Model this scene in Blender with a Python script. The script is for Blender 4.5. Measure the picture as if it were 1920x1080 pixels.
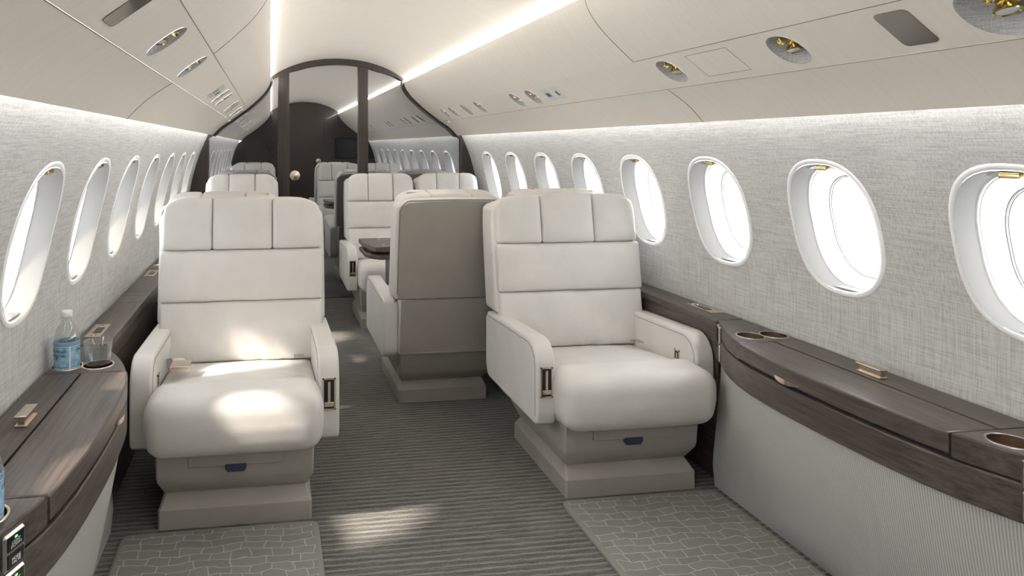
import bpy, bmesh, math, random
from mathutils import Vector, Matrix, noise
random.seed(7)
for o in list(bpy.data.objects): bpy.data.objects.remove(o)
C = bpy.context.scene.collection
PI = math.pi

# ------------------------------------------------------------ camera, sky, sun, exposure
cam_d = bpy.data.cameras.new('camera'); cam = bpy.data.objects.new('camera', cam_d); C.objects.link(cam)
cam.location = (-0.5537, 0.0, 1.25)
cam.rotation_euler = (PI/2, 0, -math.atan(193/1300))
cam_d.sensor_width = 36; cam_d.lens = 1300/1920*36
cam_d.shift_x = (960-700)/1920; cam_d.shift_y = -(540-274)/1920
cam_d.clip_start = 0.02; cam_d.clip_end = 200
bpy.context.scene.camera = cam

w = bpy.data.worlds.new('sky'); bpy.context.scene.world = w; w.use_nodes = True
nt = w.node_tree; nt.nodes.clear()
wo = nt.nodes.new('ShaderNodeOutputWorld'); wb = nt.nodes.new('ShaderNodeBackground')
tc = nt.nodes.new('ShaderNodeTexCoord'); nz = nt.nodes.new('ShaderNodeTexNoise'); cr = nt.nodes.new('ShaderNodeValToRGB')
nz.inputs['Scale'].default_value = 2.2; nz.inputs['Detail'].default_value = 4
cr.color_ramp.elements[0].position = .38; cr.color_ramp.elements[0].color = (.86, .93, 1, 1)
cr.color_ramp.elements[1].position = .62; cr.color_ramp.elements[1].color = (1, 1, 1, 1)
nt.links.new(tc.outputs['Generated'], nz.inputs['Vector']); nt.links.new(nz.outputs['Fac'], cr.inputs['Fac'])
nt.links.new(cr.outputs['Color'], wb.inputs['Color']); nt.links.new(wb.outputs['Background'], wo.inputs['Surface'])
wb.inputs['Strength'].default_value = 3.5

sl = bpy.data.lights.new('sun', 'SUN'); sl.energy = 3.4; sl.angle = math.radians(4); sl.color = (1, .90, .76)
so = bpy.data.objects.new('sun', sl); C.objects.link(so)
so.rotation_euler = Vector((1, .36, -.95)).to_track_quat('-Z', 'Y').to_euler()

S = bpy.context.scene
S.view_settings.view_transform = 'Standard'; S.view_settings.look = 'None'
S.view_settings.exposure = 1.55; S.view_settings.gamma = 1; S.view_settings.use_curve_mapping = False
LED_CEIL = 15.0
LED_WALL = 6.5

# ------------------------------------------------------------ materials
def lin(r, g, b):
    f = lambda c: (c/255/12.92) if c/255 <= .04045 else ((c/255+.055)/1.055)**2.4
    return (f(r), f(g), f(b), 1)
def newmat(name):
    m = bpy.data.materials.new(name); m.use_nodes = True
    n = m.node_tree.nodes; return m, n, m.node_tree.links, n['Principled BSDF']
def simple(name, col, rough=.5, metal=0, **kw):
    m, n, l, p = newmat(name)
    p.inputs['Base Color'].default_value = col; p.inputs['Roughness'].default_value = rough; p.inputs['Metallic'].default_value = metal
    for k, v in kw.items(): p.inputs[k].default_value = v
    return m
def tex_noise(n, l, scale, detail=3, src='Object', mapscale=None, rough=.5):
    t = n.new('ShaderNodeTexCoord'); mp = n.new('ShaderNodeMapping'); z = n.new('ShaderNodeTexNoise')
    if mapscale: mp.inputs['Scale'].default_value = mapscale
    l.new(t.outputs[src], mp.inputs['Vector']); l.new(mp.outputs['Vector'], z.inputs['Vector'])
    z.inputs['Scale'].default_value = scale; z.inputs['Detail'].default_value = detail; z.inputs['Roughness'].default_value = rough
    return z
def ramp(n, l, fac, c0, c1, p0=0, p1=1):
    r = n.new('ShaderNodeValToRGB'); r.color_ramp.elements[0].color = c0; r.color_ramp.elements[1].color = c1
    r.color_ramp.elements[0].position = p0; r.color_ramp.elements[1].position = p1
    l.new(fac, r.inputs['Fac']); return r
def bump(n, l, p, h, strength, dist=.01):
    b = n.new('ShaderNodeBump'); b.inputs['Strength'].default_value = strength; b.inputs['Distance'].default_value = dist
    l.new(h, b.inputs['Height']); l.new(b.outputs['Normal'], p.inputs['Normal']); return b
def mathn(n, l, op, a, b):
    m = n.new('ShaderNodeMath'); m.operation = op
    for i, x in enumerate((a, b)):
        if isinstance(x, (int, float)): m.inputs[i].default_value = x
        else: l.new(x, m.inputs[i])
    return m.outputs[0]

def leather(name, col, rough=.4, wr=.25, ms=(26, 20, 7)):
    m, n, l, p = newmat(name)
    z = tex_noise(n, l, 1.0, 3, mapscale=(9, 9, 9)); c2 = tuple(c*.93 for c in col[:3])+(1,)
    r = ramp(n, l, z.outputs['Fac'], c2, col, .3, .7); l.new(r.outputs['Color'], p.inputs['Base Color'])
    p.inputs['Roughness'].default_value = rough
    g = tex_noise(n, l, 900, 2); wv = tex_noise(n, l, 1.0, 3, mapscale=ms)
    h = mathn(n, l, 'ADD', mathn(n, l, 'MULTIPLY', g.outputs['Fac'], .06), mathn(n, l, 'MULTIPLY', wv.outputs['Fac'], wr))
    bump(n, l, p, h, .35, .006); return m
M = {}
M['leather'] = leather('cream_leather', lin(220, 217, 213))
M['leather_back'] = leather('cream_leather_creased', lin(220, 217, 213), .4, 1.0, (24, 8, 5))
M['leather_rear'] = leather('darker_rear_leather', lin(166, 161, 153), .42, .05)  # darker tone than the cream leather, used on the rear panels only
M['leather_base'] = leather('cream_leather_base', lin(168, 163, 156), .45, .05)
M['piping'] = simple('leather_piping', lin(150, 145, 136), .5)
M['stitch'] = simple('stitching_thread', lin(120, 115, 108), .7)
M['brass'] = simple('polished_brass', lin(228, 208, 148), .16, 1)
M['champagne'] = simple('champagne_metal', lin(226, 212, 194), .22, 1)
M['steel'] = simple('brushed_steel', lin(190, 190, 188), .25, 1)
M['dark_recess'] = simple('dark_recess', lin(40, 42, 50), .3, .4)
M['blue_pull'] = simple('blue_grey_pull', lin(52, 62, 82), .35)
M['black'] = simple('black_gloss', lin(10, 10, 12), .12)
M['white_plastic'] = simple('white_window_bezel', lin(240, 240, 236), .35)
M['line'] = simple('panel_gap', lin(120, 112, 100), .9)
M['line_dark'] = simple('pane_seal', lin(120, 120, 116), .6)
M['mirror'] = simple('tinted_screen', lin(135, 132, 126), .12, .6)
M['grey_plain'] = simple('grey_speaker_cover', lin(176, 172, 166), .7)
M['sign'] = simple('pale_sign_plate', lin(205, 208, 208), .4)
M['green_print'] = simple('dark_green_print', lin(25, 70, 48), .5)
M['white_print'] = simple('white_print', lin(225, 225, 225), .5)
M['navy_print'] = simple('navy_print', lin(38, 48, 110), .5)
M['red_print'] = simple('red_print', lin(200, 50, 40), .5)
M['cap'] = simple('white_cap', lin(235, 233, 228), .4)
M['lens'] = simple('lamp_lens', lin(235, 235, 240), .1)
M['table_metal'] = simple('table_column_metal', lin(150, 150, 148), .3, .9)

def emit(name, col, s):
    m, n, l, p = newmat(name); p.inputs['Base Color'].default_value = col
    p.inputs['Emission Color'].default_value = col; p.inputs['Emission Strength'].default_value = s; return m
M['led'] = emit('led_strip', (1, .975, .94, 1), LED_CEIL)
M['led_wall'] = emit('wall_wash_led', (.97, .985, 1, 1), LED_WALL)
M['green_led'] = emit('green_led', (.1, 1, .15, 1), 1.5)

def wood(name, ms, c0=(57, 50, 46), c1=(100, 89, 83)):
    m, n, l, p = newmat(name)
    z = tex_noise(n, l, 1.0, 6, mapscale=ms, rough=.65)
    r = ramp(n, l, z.outputs['Fac'], lin(*c0), lin(*c1), .32, .68); l.new(r.outputs['Color'], p.inputs['Base Color'])
    p.inputs['Roughness'].default_value = .34
    bump(n, l, p, z.outputs['Fac'], .08, .002); return m
M['wood'] = wood('dark_wood', (110, 4, 110))
M['wood_v'] = wood('dark_wood_upright_grain', (90, 90, 2.5), (44, 37, 34), (72, 62, 57))

def wall_fabric(name, base=(204, 204, 202), dark=(158, 158, 157), k=1):
    m, n, l, p = newmat(name)
    a = tex_noise(n, l, 1.0, 5, mapscale=(9*k, 9*k, 300*k), rough=.7); b = tex_noise(n, l, 1.0, 5, mapscale=(260*k, 260*k, 8*k), rough=.7)
    s = mathn(n, l, 'MULTIPLY', mathn(n, l, 'ADD', a.outputs['Fac'], b.outputs['Fac']), .5)
    r = ramp(n, l, s, lin(*dark), lin(*base), .36, .56); l.new(r.outputs['Color'], p.inputs['Base Color'])
    p.inputs['Roughness'].default_value = .9; bump(n, l, p, s, .25, .002); return m
M['wall'] = wall_fabric('woven_wall_fabric')
M['dish'] = wall_fabric('woven_dish_fabric', (190, 190, 190), (135, 135, 135), 2)
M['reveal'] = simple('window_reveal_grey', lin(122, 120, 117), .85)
M['rim'] = simple('window_rim_fabric', lin(238, 238, 238), .85)

m, n, l, p = newmat('ceiling_suede'); M['ceil'] = m
z = tex_noise(n, l, 1.0, 4, mapscale=(5, 60, 5)); r = ramp(n, l, z.outputs['Fac'], lin(225, 218, 208), lin(229, 223, 213), .3, .7)
l.new(r.outputs['Color'], p.inputs['Base Color']); p.inputs['Roughness'].default_value = .75
z2 = tex_noise(n, l, 300, 2); bump(n, l, p, z2.outputs['Fac'], .06, .002)

m, n, l, p = newmat('ribbed_panel_fabric'); M['rib'] = m            # lower cabinet cloth with upright ribs
t = n.new('ShaderNodeTexCoord'); wv = n.new('ShaderNodeTexWave'); wv.bands_direction = 'Y'; wv.inputs['Scale'].default_value = 52; wv.inputs['Distortion'].default_value = .6; wv.inputs['Detail'].default_value = 1
l.new(t.outputs['Object'], wv.inputs['Vector'])
z = tex_noise(n, l, 1.0, 4, mapscale=(500, 500, 500)); s = mathn(n, l, 'ADD', mathn(n, l, 'MULTIPLY', wv.outputs['Fac'], .5), mathn(n, l, 'MULTIPLY', z.outputs['Fac'], .5))
r = ramp(n, l, s, lin(150, 149, 146), lin(192, 191, 188), .2, .75); l.new(r.outputs['Color'], p.inputs['Base Color'])
p.inputs['Roughness'].default_value = .9; bump(n, l, p, s, .4, .003)

m, n, l, p = newmat('striped_carpet'); M['carpet'] = m
z1 = tex_noise(n, l, 1.0, 5, mapscale=(7, 150, 1), rough=.7); z2 = tex_noise(n, l, 1.0, 3, mapscale=(150, 300, 150), rough=.8)
t = n.new('ShaderNodeTexCoord'); wv = n.new('ShaderNodeTexWave'); wv.bands_direction = 'Y'; wv.inputs['Scale'].default_value = 11.5; wv.inputs['Distortion'].default_value = 1.6; wv.inputs['Detail'].default_value = 3; wv.inputs['Detail Scale'].default_value = 3
l.new(t.outputs['Object'], wv.inputs['Vector'])
s = mathn(n, l, 'ADD', mathn(n, l, 'MULTIPLY', z1.outputs['Fac'], .50), mathn(n, l, 'MULTIPLY', z2.outputs['Fac'], .30))
wp = mathn(n, l, 'POWER', wv.outputs['Fac'], 3.0)
s = mathn(n, l, 'ADD', s, mathn(n, l, 'MULTIPLY', wp, .15))
r = ramp(n, l, s, lin(58, 58, 56), lin(165, 163, 158), .30, .66); l.new(r.outputs['Color'], p.inputs['Base Color'])
p.inputs['Roughness'].default_value = .95; bump(n, l, p, s, .6, .006)

m, n, l, p = newmat('cracked_pattern_mat'); M['mat'] = m
t = n.new('ShaderNodeTexCoord'); zz = n.new('ShaderNodeTexNoise'); zz.inputs['Scale'].default_value = 11; zz.inputs['Detail'].default_value = 2
mx = n.new('ShaderNodeMix'); mx.data_type = 'RGBA'; mx.blend_type = 'ADD'; mx.inputs[0].default_value = .05
l.new(t.outputs['Object'], zz.inputs['Vector']); l.new(t.outputs['Object'], mx.inputs[6]); l.new(zz.outputs['Color'], mx.inputs[7])
br = n.new('ShaderNodeTexBrick'); br.offset = .43; br.squash = 1.7; br.squash_frequency = 3
for k_, v_ in (('Scale', 1), ('Mortar Size', .0016), ('Mortar Smooth', .3), ('Brick Width', .062), ('Row Height', .037)): br.inputs[k_].default_value = v_
br.inputs['Color1'].default_value = lin(138, 137, 133); br.inputs['Color2'].default_value = lin(150, 149, 145); br.inputs['Mortar'].default_value = lin(196, 195, 191)
l.new(mx.outputs[2], br.inputs['Vector'])
z = tex_noise(n, l, 1.0, 3, mapscale=(60, 500, 60))
mm = n.new('ShaderNodeMix'); mm.data_type = 'RGBA'; mm.blend_type = 'MULTIPLY'; mm.inputs[0].default_value = .5
r2 = ramp(n, l, z.outputs['Fac'], (.7, .7, .7, 1), (1, 1, 1, 1), .3, .7)
l.new(br.outputs['Color'], mm.inputs[6]); l.new(r2.outputs['Color'], mm.inputs[7]); l.new(mm.outputs[2], p.inputs['Base Color'])
bump(n, l, p, br.outputs['Fac'], .5, .003)
p.inputs['Roughness'].default_value = .7
M['mat_edge'] = simple('mat_border', lin(144, 142, 137), .7)

def pane_mat(name, tint, gloss=.06):
    m = bpy.data.materials.new(name); m.use_nodes = True; n = m.node_tree.nodes; l = m.node_tree.links; n.clear()
    o = n.new('ShaderNodeOutputMaterial'); a = n.new('ShaderNodeBsdfTransparent'); g = n.new('ShaderNodeBsdfGlossy'); x = n.new('ShaderNodeMixShader')
    a.inputs['Color'].default_value = tint; g.inputs['Roughness'].default_value = .02; x.inputs[0].default_value = gloss
    l.new(a.outputs[0], x.inputs[1]); l.new(g.outputs[0], x.inputs[2]); l.new(x.outputs[0], o.inputs['Surface']); return m
M['pane'] = pane_mat('window_glass', (1, 1, 1, 1), .04)
M['pane_int'] = pane_mat('partition_glass', (.75, .755, .765, 1), .006)
M['glass'] = pane_mat('drinking_glass', (.985, .99, .99, 1), .10)
M['bottle_glass'] = pane_mat('clear_bottle_plastic', (.93, .95, .96, 1), .12)
M['water'] = pane_mat('water', (.95, .965, .98, 1), .05)
m, n, l, p = newmat('blue_bottle_label'); M['label'] = m
z = tex_noise(n, l, 60, 4); r = ramp(n, l, z.outputs['Fac'], lin(120, 178, 208), lin(170, 205, 224), .4, .6)
l.new(r.outputs['Color'], p.inputs['Base Color']); p.inputs['Roughness'].default_value = .35
M['label_band'] = simple('label_band', lin(132, 160, 186), .35)
M['label_edge'] = simple('label_pale_edge', lin(225, 232, 236), .4)
def glass_mat(name, tint, blend):
    m = pane_mat(name, tint); n = m.node_tree.nodes; l = m.node_tree.links
    lw = n.new('ShaderNodeLayerWeight'); lw.inputs['Blend'].default_value = blend
    k_ = n.new('ShaderNodeMath'); k_.operation = 'MULTIPLY_ADD'; k_.inputs[1].default_value = .55; k_.inputs[2].default_value = .10
    l.new(lw.outputs['Facing'], k_.inputs[0]); l.new(k_.outputs[0], [q for q in n if q.type == 'MIX_SHADER'][0].inputs[0]); return m
M['glass'] = glass_mat('tumbler_glass', (.965, .975, .98, 1), .2)
M['bottle_glass'] = glass_mat('clear_bottle', (.96, .97, .975, 1), .18)
M['shade'] = pane_mat('clear_shade_film', (.82, .82, .82, 1), .1)

# ------------------------------------------------------------ helpers
WN = [False]
def finish(bm, name, mat, parent=None, smooth=True, angle=40):
    bmesh.ops.recalc_face_normals(bm, faces=bm.faces)
    me = bpy.data.meshes.new(name); bm.to_mesh(me); bm.free()
    me.materials.append(mat if not isinstance(mat, str) else M[mat])
    if smooth:
        me.polygons.foreach_set('use_smooth', [True]*len(me.polygons))
        try: me.set_sharp_from_angle(angle=math.radians(angle))
        except Exception: pass
    o = bpy.data.objects.new(name, me); C.objects.link(o)
    if parent: o.parent = parent
    if WN[0] and smooth:
        md = o.modifiers.new('weighted', 'WEIGHTED_NORMAL'); md.keep_sharp = True; md.weight = 80
    WN[0] = False
    return o
def struct(o): o['kind'] = 'structure'; return o
def thing(name, label, cat, loc=(0, 0, 0), group=None, kind=None):
    o = bpy.data.objects.new(name, None); o.empty_display_size = .05; C.objects.link(o); o.location = loc
    if label: o['label'] = label
    if cat: o['category'] = cat
    if group: o['group'] = group
    if kind: o['kind'] = kind
    return o
def tag(o, label, cat, group=None):
    o['label'] = label; o['category'] = cat
    if group: o['group'] = group
    return o
def grid(bm, rows, close_u=False, close_v=False):
    vs = [[bm.verts.new(p) for p in r] for r in rows]
    nr, nc = len(vs), len(vs[0])
    for i in range(nr if close_v else nr-1):
        for j in range(nc if close_u else nc-1):
            bm.faces.new((vs[i][j], vs[i][(j+1) % nc], vs[(i+1) % nr][(j+1) % nc], vs[(i+1) % nr][j]))
    return vs
def box(bm, x0, x1, y0, y1, z0, z1, bev=0, seg=2):
    g = bmesh.ops.create_cube(bm, size=1)
    for v in g['verts']:
        v.co = Vector((x0+(v.co.x+.5)*(x1-x0), y0+(v.co.y+.5)*(y1-y0), z0+(v.co.z+.5)*(z1-z0)))
    if bev:
        WN[0] = True
        es = list({e for v in g['verts'] for e in v.link_edges})
        bmesh.ops.bevel(bm, geom=es, offset=bev, segments=seg, profile=.5, affect='EDGES')
def prism(bm, pts, lift, bev=0, seg=2):
    """pts: list of 3D points of a planar outline; lift: extrusion vector"""
    a = [bm.verts.new(Vector(p)) for p in pts]; b = [bm.verts.new(Vector(p)+Vector(lift)) for p in pts]
    k = len(pts); fs = [bm.faces.new(a), bm.faces.new(b[::-1])]
    for i in range(k): fs.append(bm.faces.new((a[i], b[i], b[(i+1) % k], a[(i+1) % k])))
    bmesh.ops.recalc_face_normals(bm, faces=fs)
    if bev:
        WN[0] = True
        es = list({e for e in list(fs[0].edges)+list(fs[1].edges)})
        bmesh.ops.bevel(bm, geom=es, offset=bev, segments=seg, profile=.5, affect='EDGES')
def tube(bm, pts, r, n=6, closed=False):
    pts = [Vector(p) for p in pts]; rows = []
    for i, p in enumerate(pts):
        q = pts[(i+1) % len(pts)] if closed or i < len(pts)-1 else p
        o = pts[i-1] if closed or i > 0 else p
        d = (q-o).normalized(); up = Vector((0, 0, 1)) if abs(d.z) < .9 else Vector((1, 0, 0))
        a = d.cross(up).normalized(); b = d.cross(a).normalized()
        rows.append([p+r*(math.cos(t*2*PI/n)*a+math.sin(t*2*PI/n)*b) for t in range(n)])
    vs = grid(bm, rows, close_u=True, close_v=closed)
    if not closed: bm.faces.new(vs[0][::-1]); bm.faces.new(vs[-1])
def lathe(bm, prof, n=32, c=(0, 0, 0), cap=False):
    vs = grid(bm, [[Vector((c[0]+r*math.cos(2*PI*k/n), c[1]+r*math.sin(2*PI*k/n), c[2]+z)) for k in range(n)] for r, z in prof], close_u=True)
    if cap: bm.faces.new(vs[0][::-1]); bm.faces.new(vs[-1])
def rounded(bm, cx, cy, cz, hx, hy, hz, r, n=4, fn=None):
    """soft rounded cushion block; fn(p, (u,v,w)) moves each surface point"""
    r = min(r, hx*.99, hy*.99, hz*.99); T = [math.tan(PI/4*k/3) for k in range(4)]
    def ax(h, cnt):
        b = [-h+r-r*t for t in T[::-1]]; i = [-(h-r)+2*(h-r)*k/cnt for k in range(1, cnt)]; return b+i+[-x for x in b[::-1]]
    mx_ = max(hx, hy, hz); A = [ax(h, max(1, int(round(n*h/mx_)))) for h in (hx, hy, hz)]; H = (hx, hy, hz)
    verts = []
    for d in range(3):
        u, v = (d+1) % 3, (d+2) % 3
        for s in (-1, 1):
            rows = []
            for a in A[u]:
                row = []
                for b in A[v]:
                    P = [0, 0, 0]; P[d] = s*H[d]; P[u] = a; P[v] = b; P = Vector(P)
                    I = Vector([max(-(H[i]-r), min(H[i]-r, P[i])) for i in range(3)]); D = P-I
                    q = I+D.normalized()*r if D.length > 1e-9 else P
                    row.append(q)
                rows.append(row)
            g = grid(bm, rows); verts += [x for rr in g for x in rr]
    bmesh.ops.remove_doubles(bm, verts=verts, dist=1e-5)
    live = [v for v in verts if v.is_valid]
    for v in live:
        q = v.co.copy()
        if fn: q = fn(q, (q.x/hx, q.y/hy, q.z/hz))
        v.co = q+Vector((cx, cy, cz))
def lerp_tab(tab, z):
    if z <= tab[0][0]: return tab[0][1]
    for (a, x), (b, y) in zip(tab, tab[1:]):
        if z <= b:
            t = (z-a)/(b-a); return x+(y-x)*t
    return tab[-1][1]
def catmull(pts, n):
    out = []; P = [Vector(p) for p in pts]
    for i in range(len(P)-1):
        a = P[max(i-1, 0)]; b = P[i]; c = P[i+1]; d = P[min(i+2, len(P)-1)]
        for k in range(n):
            t = k/n
            out.append(.5*((2*b)+(-a+c)*t+(2*a-5*b+4*c-d)*t*t+(-a+3*b-3*c+d)*t**3))
    out.append(P[-1]); return out
def text_obj(body, size, mat, parent, M4, name='lettering', fn=None, extrude=0.0002, align='CENTER'):
    cu = bpy.data.curves.new('txt', 'FONT'); cu.body = body; cu.size = size; cu.extrude = extrude
    cu.align_x = align; cu.align_y = 'CENTER'; cu.space_line = .8
    t = bpy.data.objects.new('txt', cu); C.objects.link(t)
    dg = bpy.context.evaluated_depsgraph_get(); me = bpy.data.meshes.new_from_object(t.evaluated_get(dg))
    bpy.data.objects.remove(t)
    me.materials.clear(); me.materials.append(M[mat]); me.name = name
    for v in me.vertices: v.co = fn(v.co) if fn else (M4 @ v.co)
    o = bpy.data.objects.new(name, me); C.objects.link(o); o.parent = parent; return o
def frame4(o, ex, ey, ez):
    m = Matrix.Identity(4)
    for i in range(3): m[i][0] = ex[i]; m[i][1] = ey[i]; m[i][2] = ez[i]; m[i][3] = o[i]
    return m
def tree_copy(src, loc, rotz=None, group=None, label=None):
    r = src.copy(); C.objects.link(r); r.location = loc
    if rotz is not None: r.rotation_euler = (0, 0, rotz)
    if label: r['label'] = label
    if group: r['group'] = group
    for ch in [c for c in list(bpy.data.objects) if c.parent == src]:
        c = ch.copy(); C.objects.link(c); c.parent = r
        for g in [q for q in list(bpy.data.objects) if q.parent == ch]:
            d = g.copy(); C.objects.link(d); d.parent = c
    return r

# ------------------------------------------------------------ fuselage shell
WALL = [(0, 1.16), (.3, 1.185), (.607, 1.198), (.7, 1.203), (.8, 1.201), (.9, 1.188), (1.0, 1.168), (1.1, 1.142), (1.2, 1.110), (1.338, 1.050), (1.42, 1.008)]
wx = lambda z: lerp_tab(WALL, z)
Y0, YB, YB2, YE = -2.3, 5.70, 5.78, 11.4
PITCH = .552; HA, HB, WZ = .167, .205, .998
WIN = [1.358+PITCH*k for k in range(-6, 8)]; WIN2 = [5.93+PITCH*k for k in range(10)]
def sup(t, a, b, e=2.5):
    c, s = math.cos(t), math.sin(t)
    return a*math.copysign(abs(c)**(2/e), c), b*math.copysign(abs(s)**(2/e), s)
def holed_bay(bm, y0, y1, z0, z1, yc, zc, a, b, e, f, n=12, rings=5):
    """rectangular bay with an oval hole; f maps (y,z) to a 3D point"""
    P = []
    for k in range(n): P.append((y0+(y1-y0)*k/n, z0))
    for k in range(n): P.append((y1, z0+(z1-z0)*k/n))
    for k in range(n): P.append((y1-(y1-y0)*k/n, z1))
    for k in range(n): P.append((y0, z1-(z1-z0)*k/n))
    hole = []
    for (y, z) in P:
        dy, dz = (y-yc)/a, (z-zc)/b; k = (abs(dy)**e+abs(dz)**e)**(1/e); hole.append((yc+(y-yc)/k, zc+(z-zc)/k))
    rows = []
    for r in range(rings+1):
        t = (r/rings)**1.4
        rows.append([f(h[0]+(p[0]-h[0])*t, h[1]+(p[1]-h[1])*t) for h, p in zip(hole, P)])
    grid(bm, rows, close_u=True)
def strip_rect(bm, y0, y1, z0, z1, f, n=12):
    grid(bm, [[f(y, z0+(z1-z0)*k/n) for k in range(n+1)] for y in (y0, y1)])
for side, sx in (('right', 1), ('left', -1)):
    bm = bmesh.new(); f = lambda y, z: Vector((sx*wx(z), y, z)); zl, zh = .56, 1.42
    for seq, a0, a1 in ((WIN, Y0, WIN2[0]-PITCH/2), (WIN2, WIN2[0]-PITCH/2, YE)):
        h = PITCH/2; 
        if seq[0]-h-a0 > .001: strip_rect(bm, a0, seq[0]-h, zl, zh, f)
        for yc in seq: holed_bay(bm, yc-h, yc+h, zl, zh, yc, WZ, HA, HB, 2.5, f)
        if a1-(seq[-1]+h) > .001: strip_rect(bm, seq[-1]+h, a1, zl, zh, f)
    bmesh.ops.remove_doubles(bm, verts=bm.verts, dist=1e-4)
    struct(finish(bm, 'wall_'+side, 'wall'))
    # lower dark side wall down to the floor, hidden for the most part behind ledges
    bm = bmesh.new(); grid(bm, [[Vector((sx*x, y, z)) for x, z in ((1.195, .57), (1.185, .3), (1.16, 0))] for y in (Y0, YE)])
    struct(finish(bm, 'wall_lower_'+side, 'wood'))
    # cove closing the top of the wall, with its wall washing lamp
    bm = bmesh.new(); grid(bm, [[Vector((sx*x, y, z)) for x, z in ((1.008, 1.42), (.93, 1.45), (.93, 1.424))] for y in (Y0, YE)])
    struct(finish(bm, 'trim_cove_'+side, 'ceil'))
    for a0, a1 in ((Y0, YB-.03), (YB2+.03, YE-.05)):
        bm = bmesh.new(); box(bm, min(sx*.975, sx*.995), max(sx*.975, sx*.995), a0, a1, 1.398, 1.404)
        tag(finish(bm, 'wall_wash_lamp', 'led_wall', smooth=False), f"hidden strip lamp above the {side} wall, {'near' if a0 < 0 else 'far'} cabin", 'lamp')

bm = bmesh.new(); grid(bm, [[Vector((x, y, 0)) for x in (-1.2, 1.2)] for y in (Y0, YB)]); struct(finish(bm, 'floor', 'carpet', smooth=False))
bm = bmesh.new(); grid(bm, [[Vector((x, y, 0)) for x in (-1.2, 1.2)] for y in (YB, YE)]); struct(finish(bm, 'floor_aft', 'carpet', smooth=False))
bm = bmesh.new(); box(bm, -1.18, 1.18, YB, YB+.10, 0, .006); struct(finish(bm, 'trim_threshold', 'wood', smooth=False))

# ceiling: middle arch, two curved side panels, sloped service strip, lower panel
ARCH = [(0, 1.972), (.12, 1.966), (.25, 1.945), (.38, 1.905), (.48, 1.857), (.556, 1.806)]
SIDE = [(.552, 1.782), (.560, 1.75), (.578, 1.716), (.61, 1.673), (.65, 1.632), (.70, 1.586), (.738, 1.553)]
PSU0, PSU1 = Vector((.738, 0, 1.553)), Vector((.868, 0, 1.457))
LOW = [(.868, 1.4568), (.91, 1.43), (.96, 1.392), (1.012, 1.338)]
bm = bmesh.new(); pr = catmull([(x, 0, z) for x, z in ([(-x, z) for x, z in ARCH[::-1]]+ARCH[1:])], 4)
grid(bm, [[Vector((p.x, y, p.z)) for p in pr] for y in (Y0, YE)]); struct(finish(bm, 'ceiling', 'ceil'))
PSUL = (PSU1-PSU0).length
HOLES = {1: [1.655, 2.194, 3.447, 3.684, 4.376, 5.03, 5.266, 6.2, 6.436, 7.0, 7.79, 7.97, 9.17],
         -1: [1.741, 2.293, 3.594, 3.842, 4.519, 5.17, 5.45, 6.2, 6.436, 7.0, 7.79, 7.97, 9.17]}
BIG = {1: 1.115, -1: .90}
for side, sx in (('right', 1), ('left', -1)):
    bm = bmesh.new(); pr = catmull([(x, 0, z) for x, z in SIDE], 4)
    grid(bm, [[Vector((sx*p.x, y, p.z)) for p in pr] for y in (Y0, YE)])
    grid(bm, [[Vector((sx*x, y, z)) for x, z in ((.552, 1.782), (.558, 1.782), (.562, 1.80))] for y in (Y0, YE)])
    struct(finish(bm, 'ceiling_side_'+side, 'ceil'))
    bm = bmesh.new(); pr = catmull([(x, 0, z) for x, z in LOW], 4)
    grid(bm, [[Vector((sx*p.x, y, p.z)) for p in pr]+[Vector((sx*1.015, y, 1.345)), Vector((sx*.975, y, 1.384)), Vector((sx*.93, y, 1.424))] for y in (Y0, YE)])
    struct(finish(bm, 'ceiling_lower_'+side, 'ceil'))
    bm = bmesh.new(); f = lambda y, s: Vector((sx*(PSU0.x+(PSU1.x-PSU0.x)*s/PSUL), y, PSU0.z+(PSU1.z-PSU0.z)*s/PSUL))
    cur = Y0
    for yc in sorted(HOLES[sx]+[BIG[sx]]):
        big = yc == BIG[sx]; b0 = .085 if big else .066
        nx = [q for q in sorted(HOLES[sx]+[BIG[sx]]) if q > yc]; b1 = b0
        if nx and nx[0]-yc < b0+.067: b1 = (nx[0]-yc)/2
        y0_ = max(cur, yc-b0)
        if y0_ > cur+1e-4: strip_rect(bm, cur, y0_, 0, PSUL, f)
        holed_bay(bm, y0_, yc+b1, 0, PSUL, yc, PSUL/2, .072 if big else .053, .057 if not big else .07, 2.2, f, n=10, rings=2); cur = yc+b1
    strip_rect(bm, cur, YE, 0, PSUL, f)
    struct(finish(bm, 'ceiling_service_'+side, 'ceil', smooth=False))
    # led light lines between side panel and arch
    for a0, a1, nm in ((Y0, YB, 'near'), (YB2, YE, 'far')):
        bm = bmesh.new(); box(bm, min(sx*.5575, sx*.5615), max(sx*.5575, sx*.5615), a0, a1, 1.789, 1.802)
        tag(finish(bm, 'ceiling_light_strip', 'led', smooth=False), f'white light line along the {side} edge of the ceiling arch, {nm} cabin', 'light')
    # fine seams across the panels
    for ys in (2.33,):
        for pts in ([(x, z) for x, z in SIDE], [(x, z) for x, z in LOW]):
            bm = bmesh.new(); tube(bm, [(sx*p.x, ys, p.z-.0004) for p in catmull([(x, 0, z) for x, z in pts], 4)], .0013, 5)
            struct(finish(bm, 'trim_ceiling_seam', 'line'))
    bm = bmesh.new(); tube(bm, [(sx*.738, Y0, 1.5525), (sx*.738, YB if sx < 0 else 2.33, 1.5525)], .0009, 5); struct(finish(bm, 'trim_ceiling_seam', 'line'))
    bm = bmesh.new(); tube(bm, [(sx*.869, Y0, 1.4562), (sx*.869, YE, 1.4562)], .0011, 5); struct(finish(bm, 'trim_ceiling_seam', 'line'))

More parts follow.
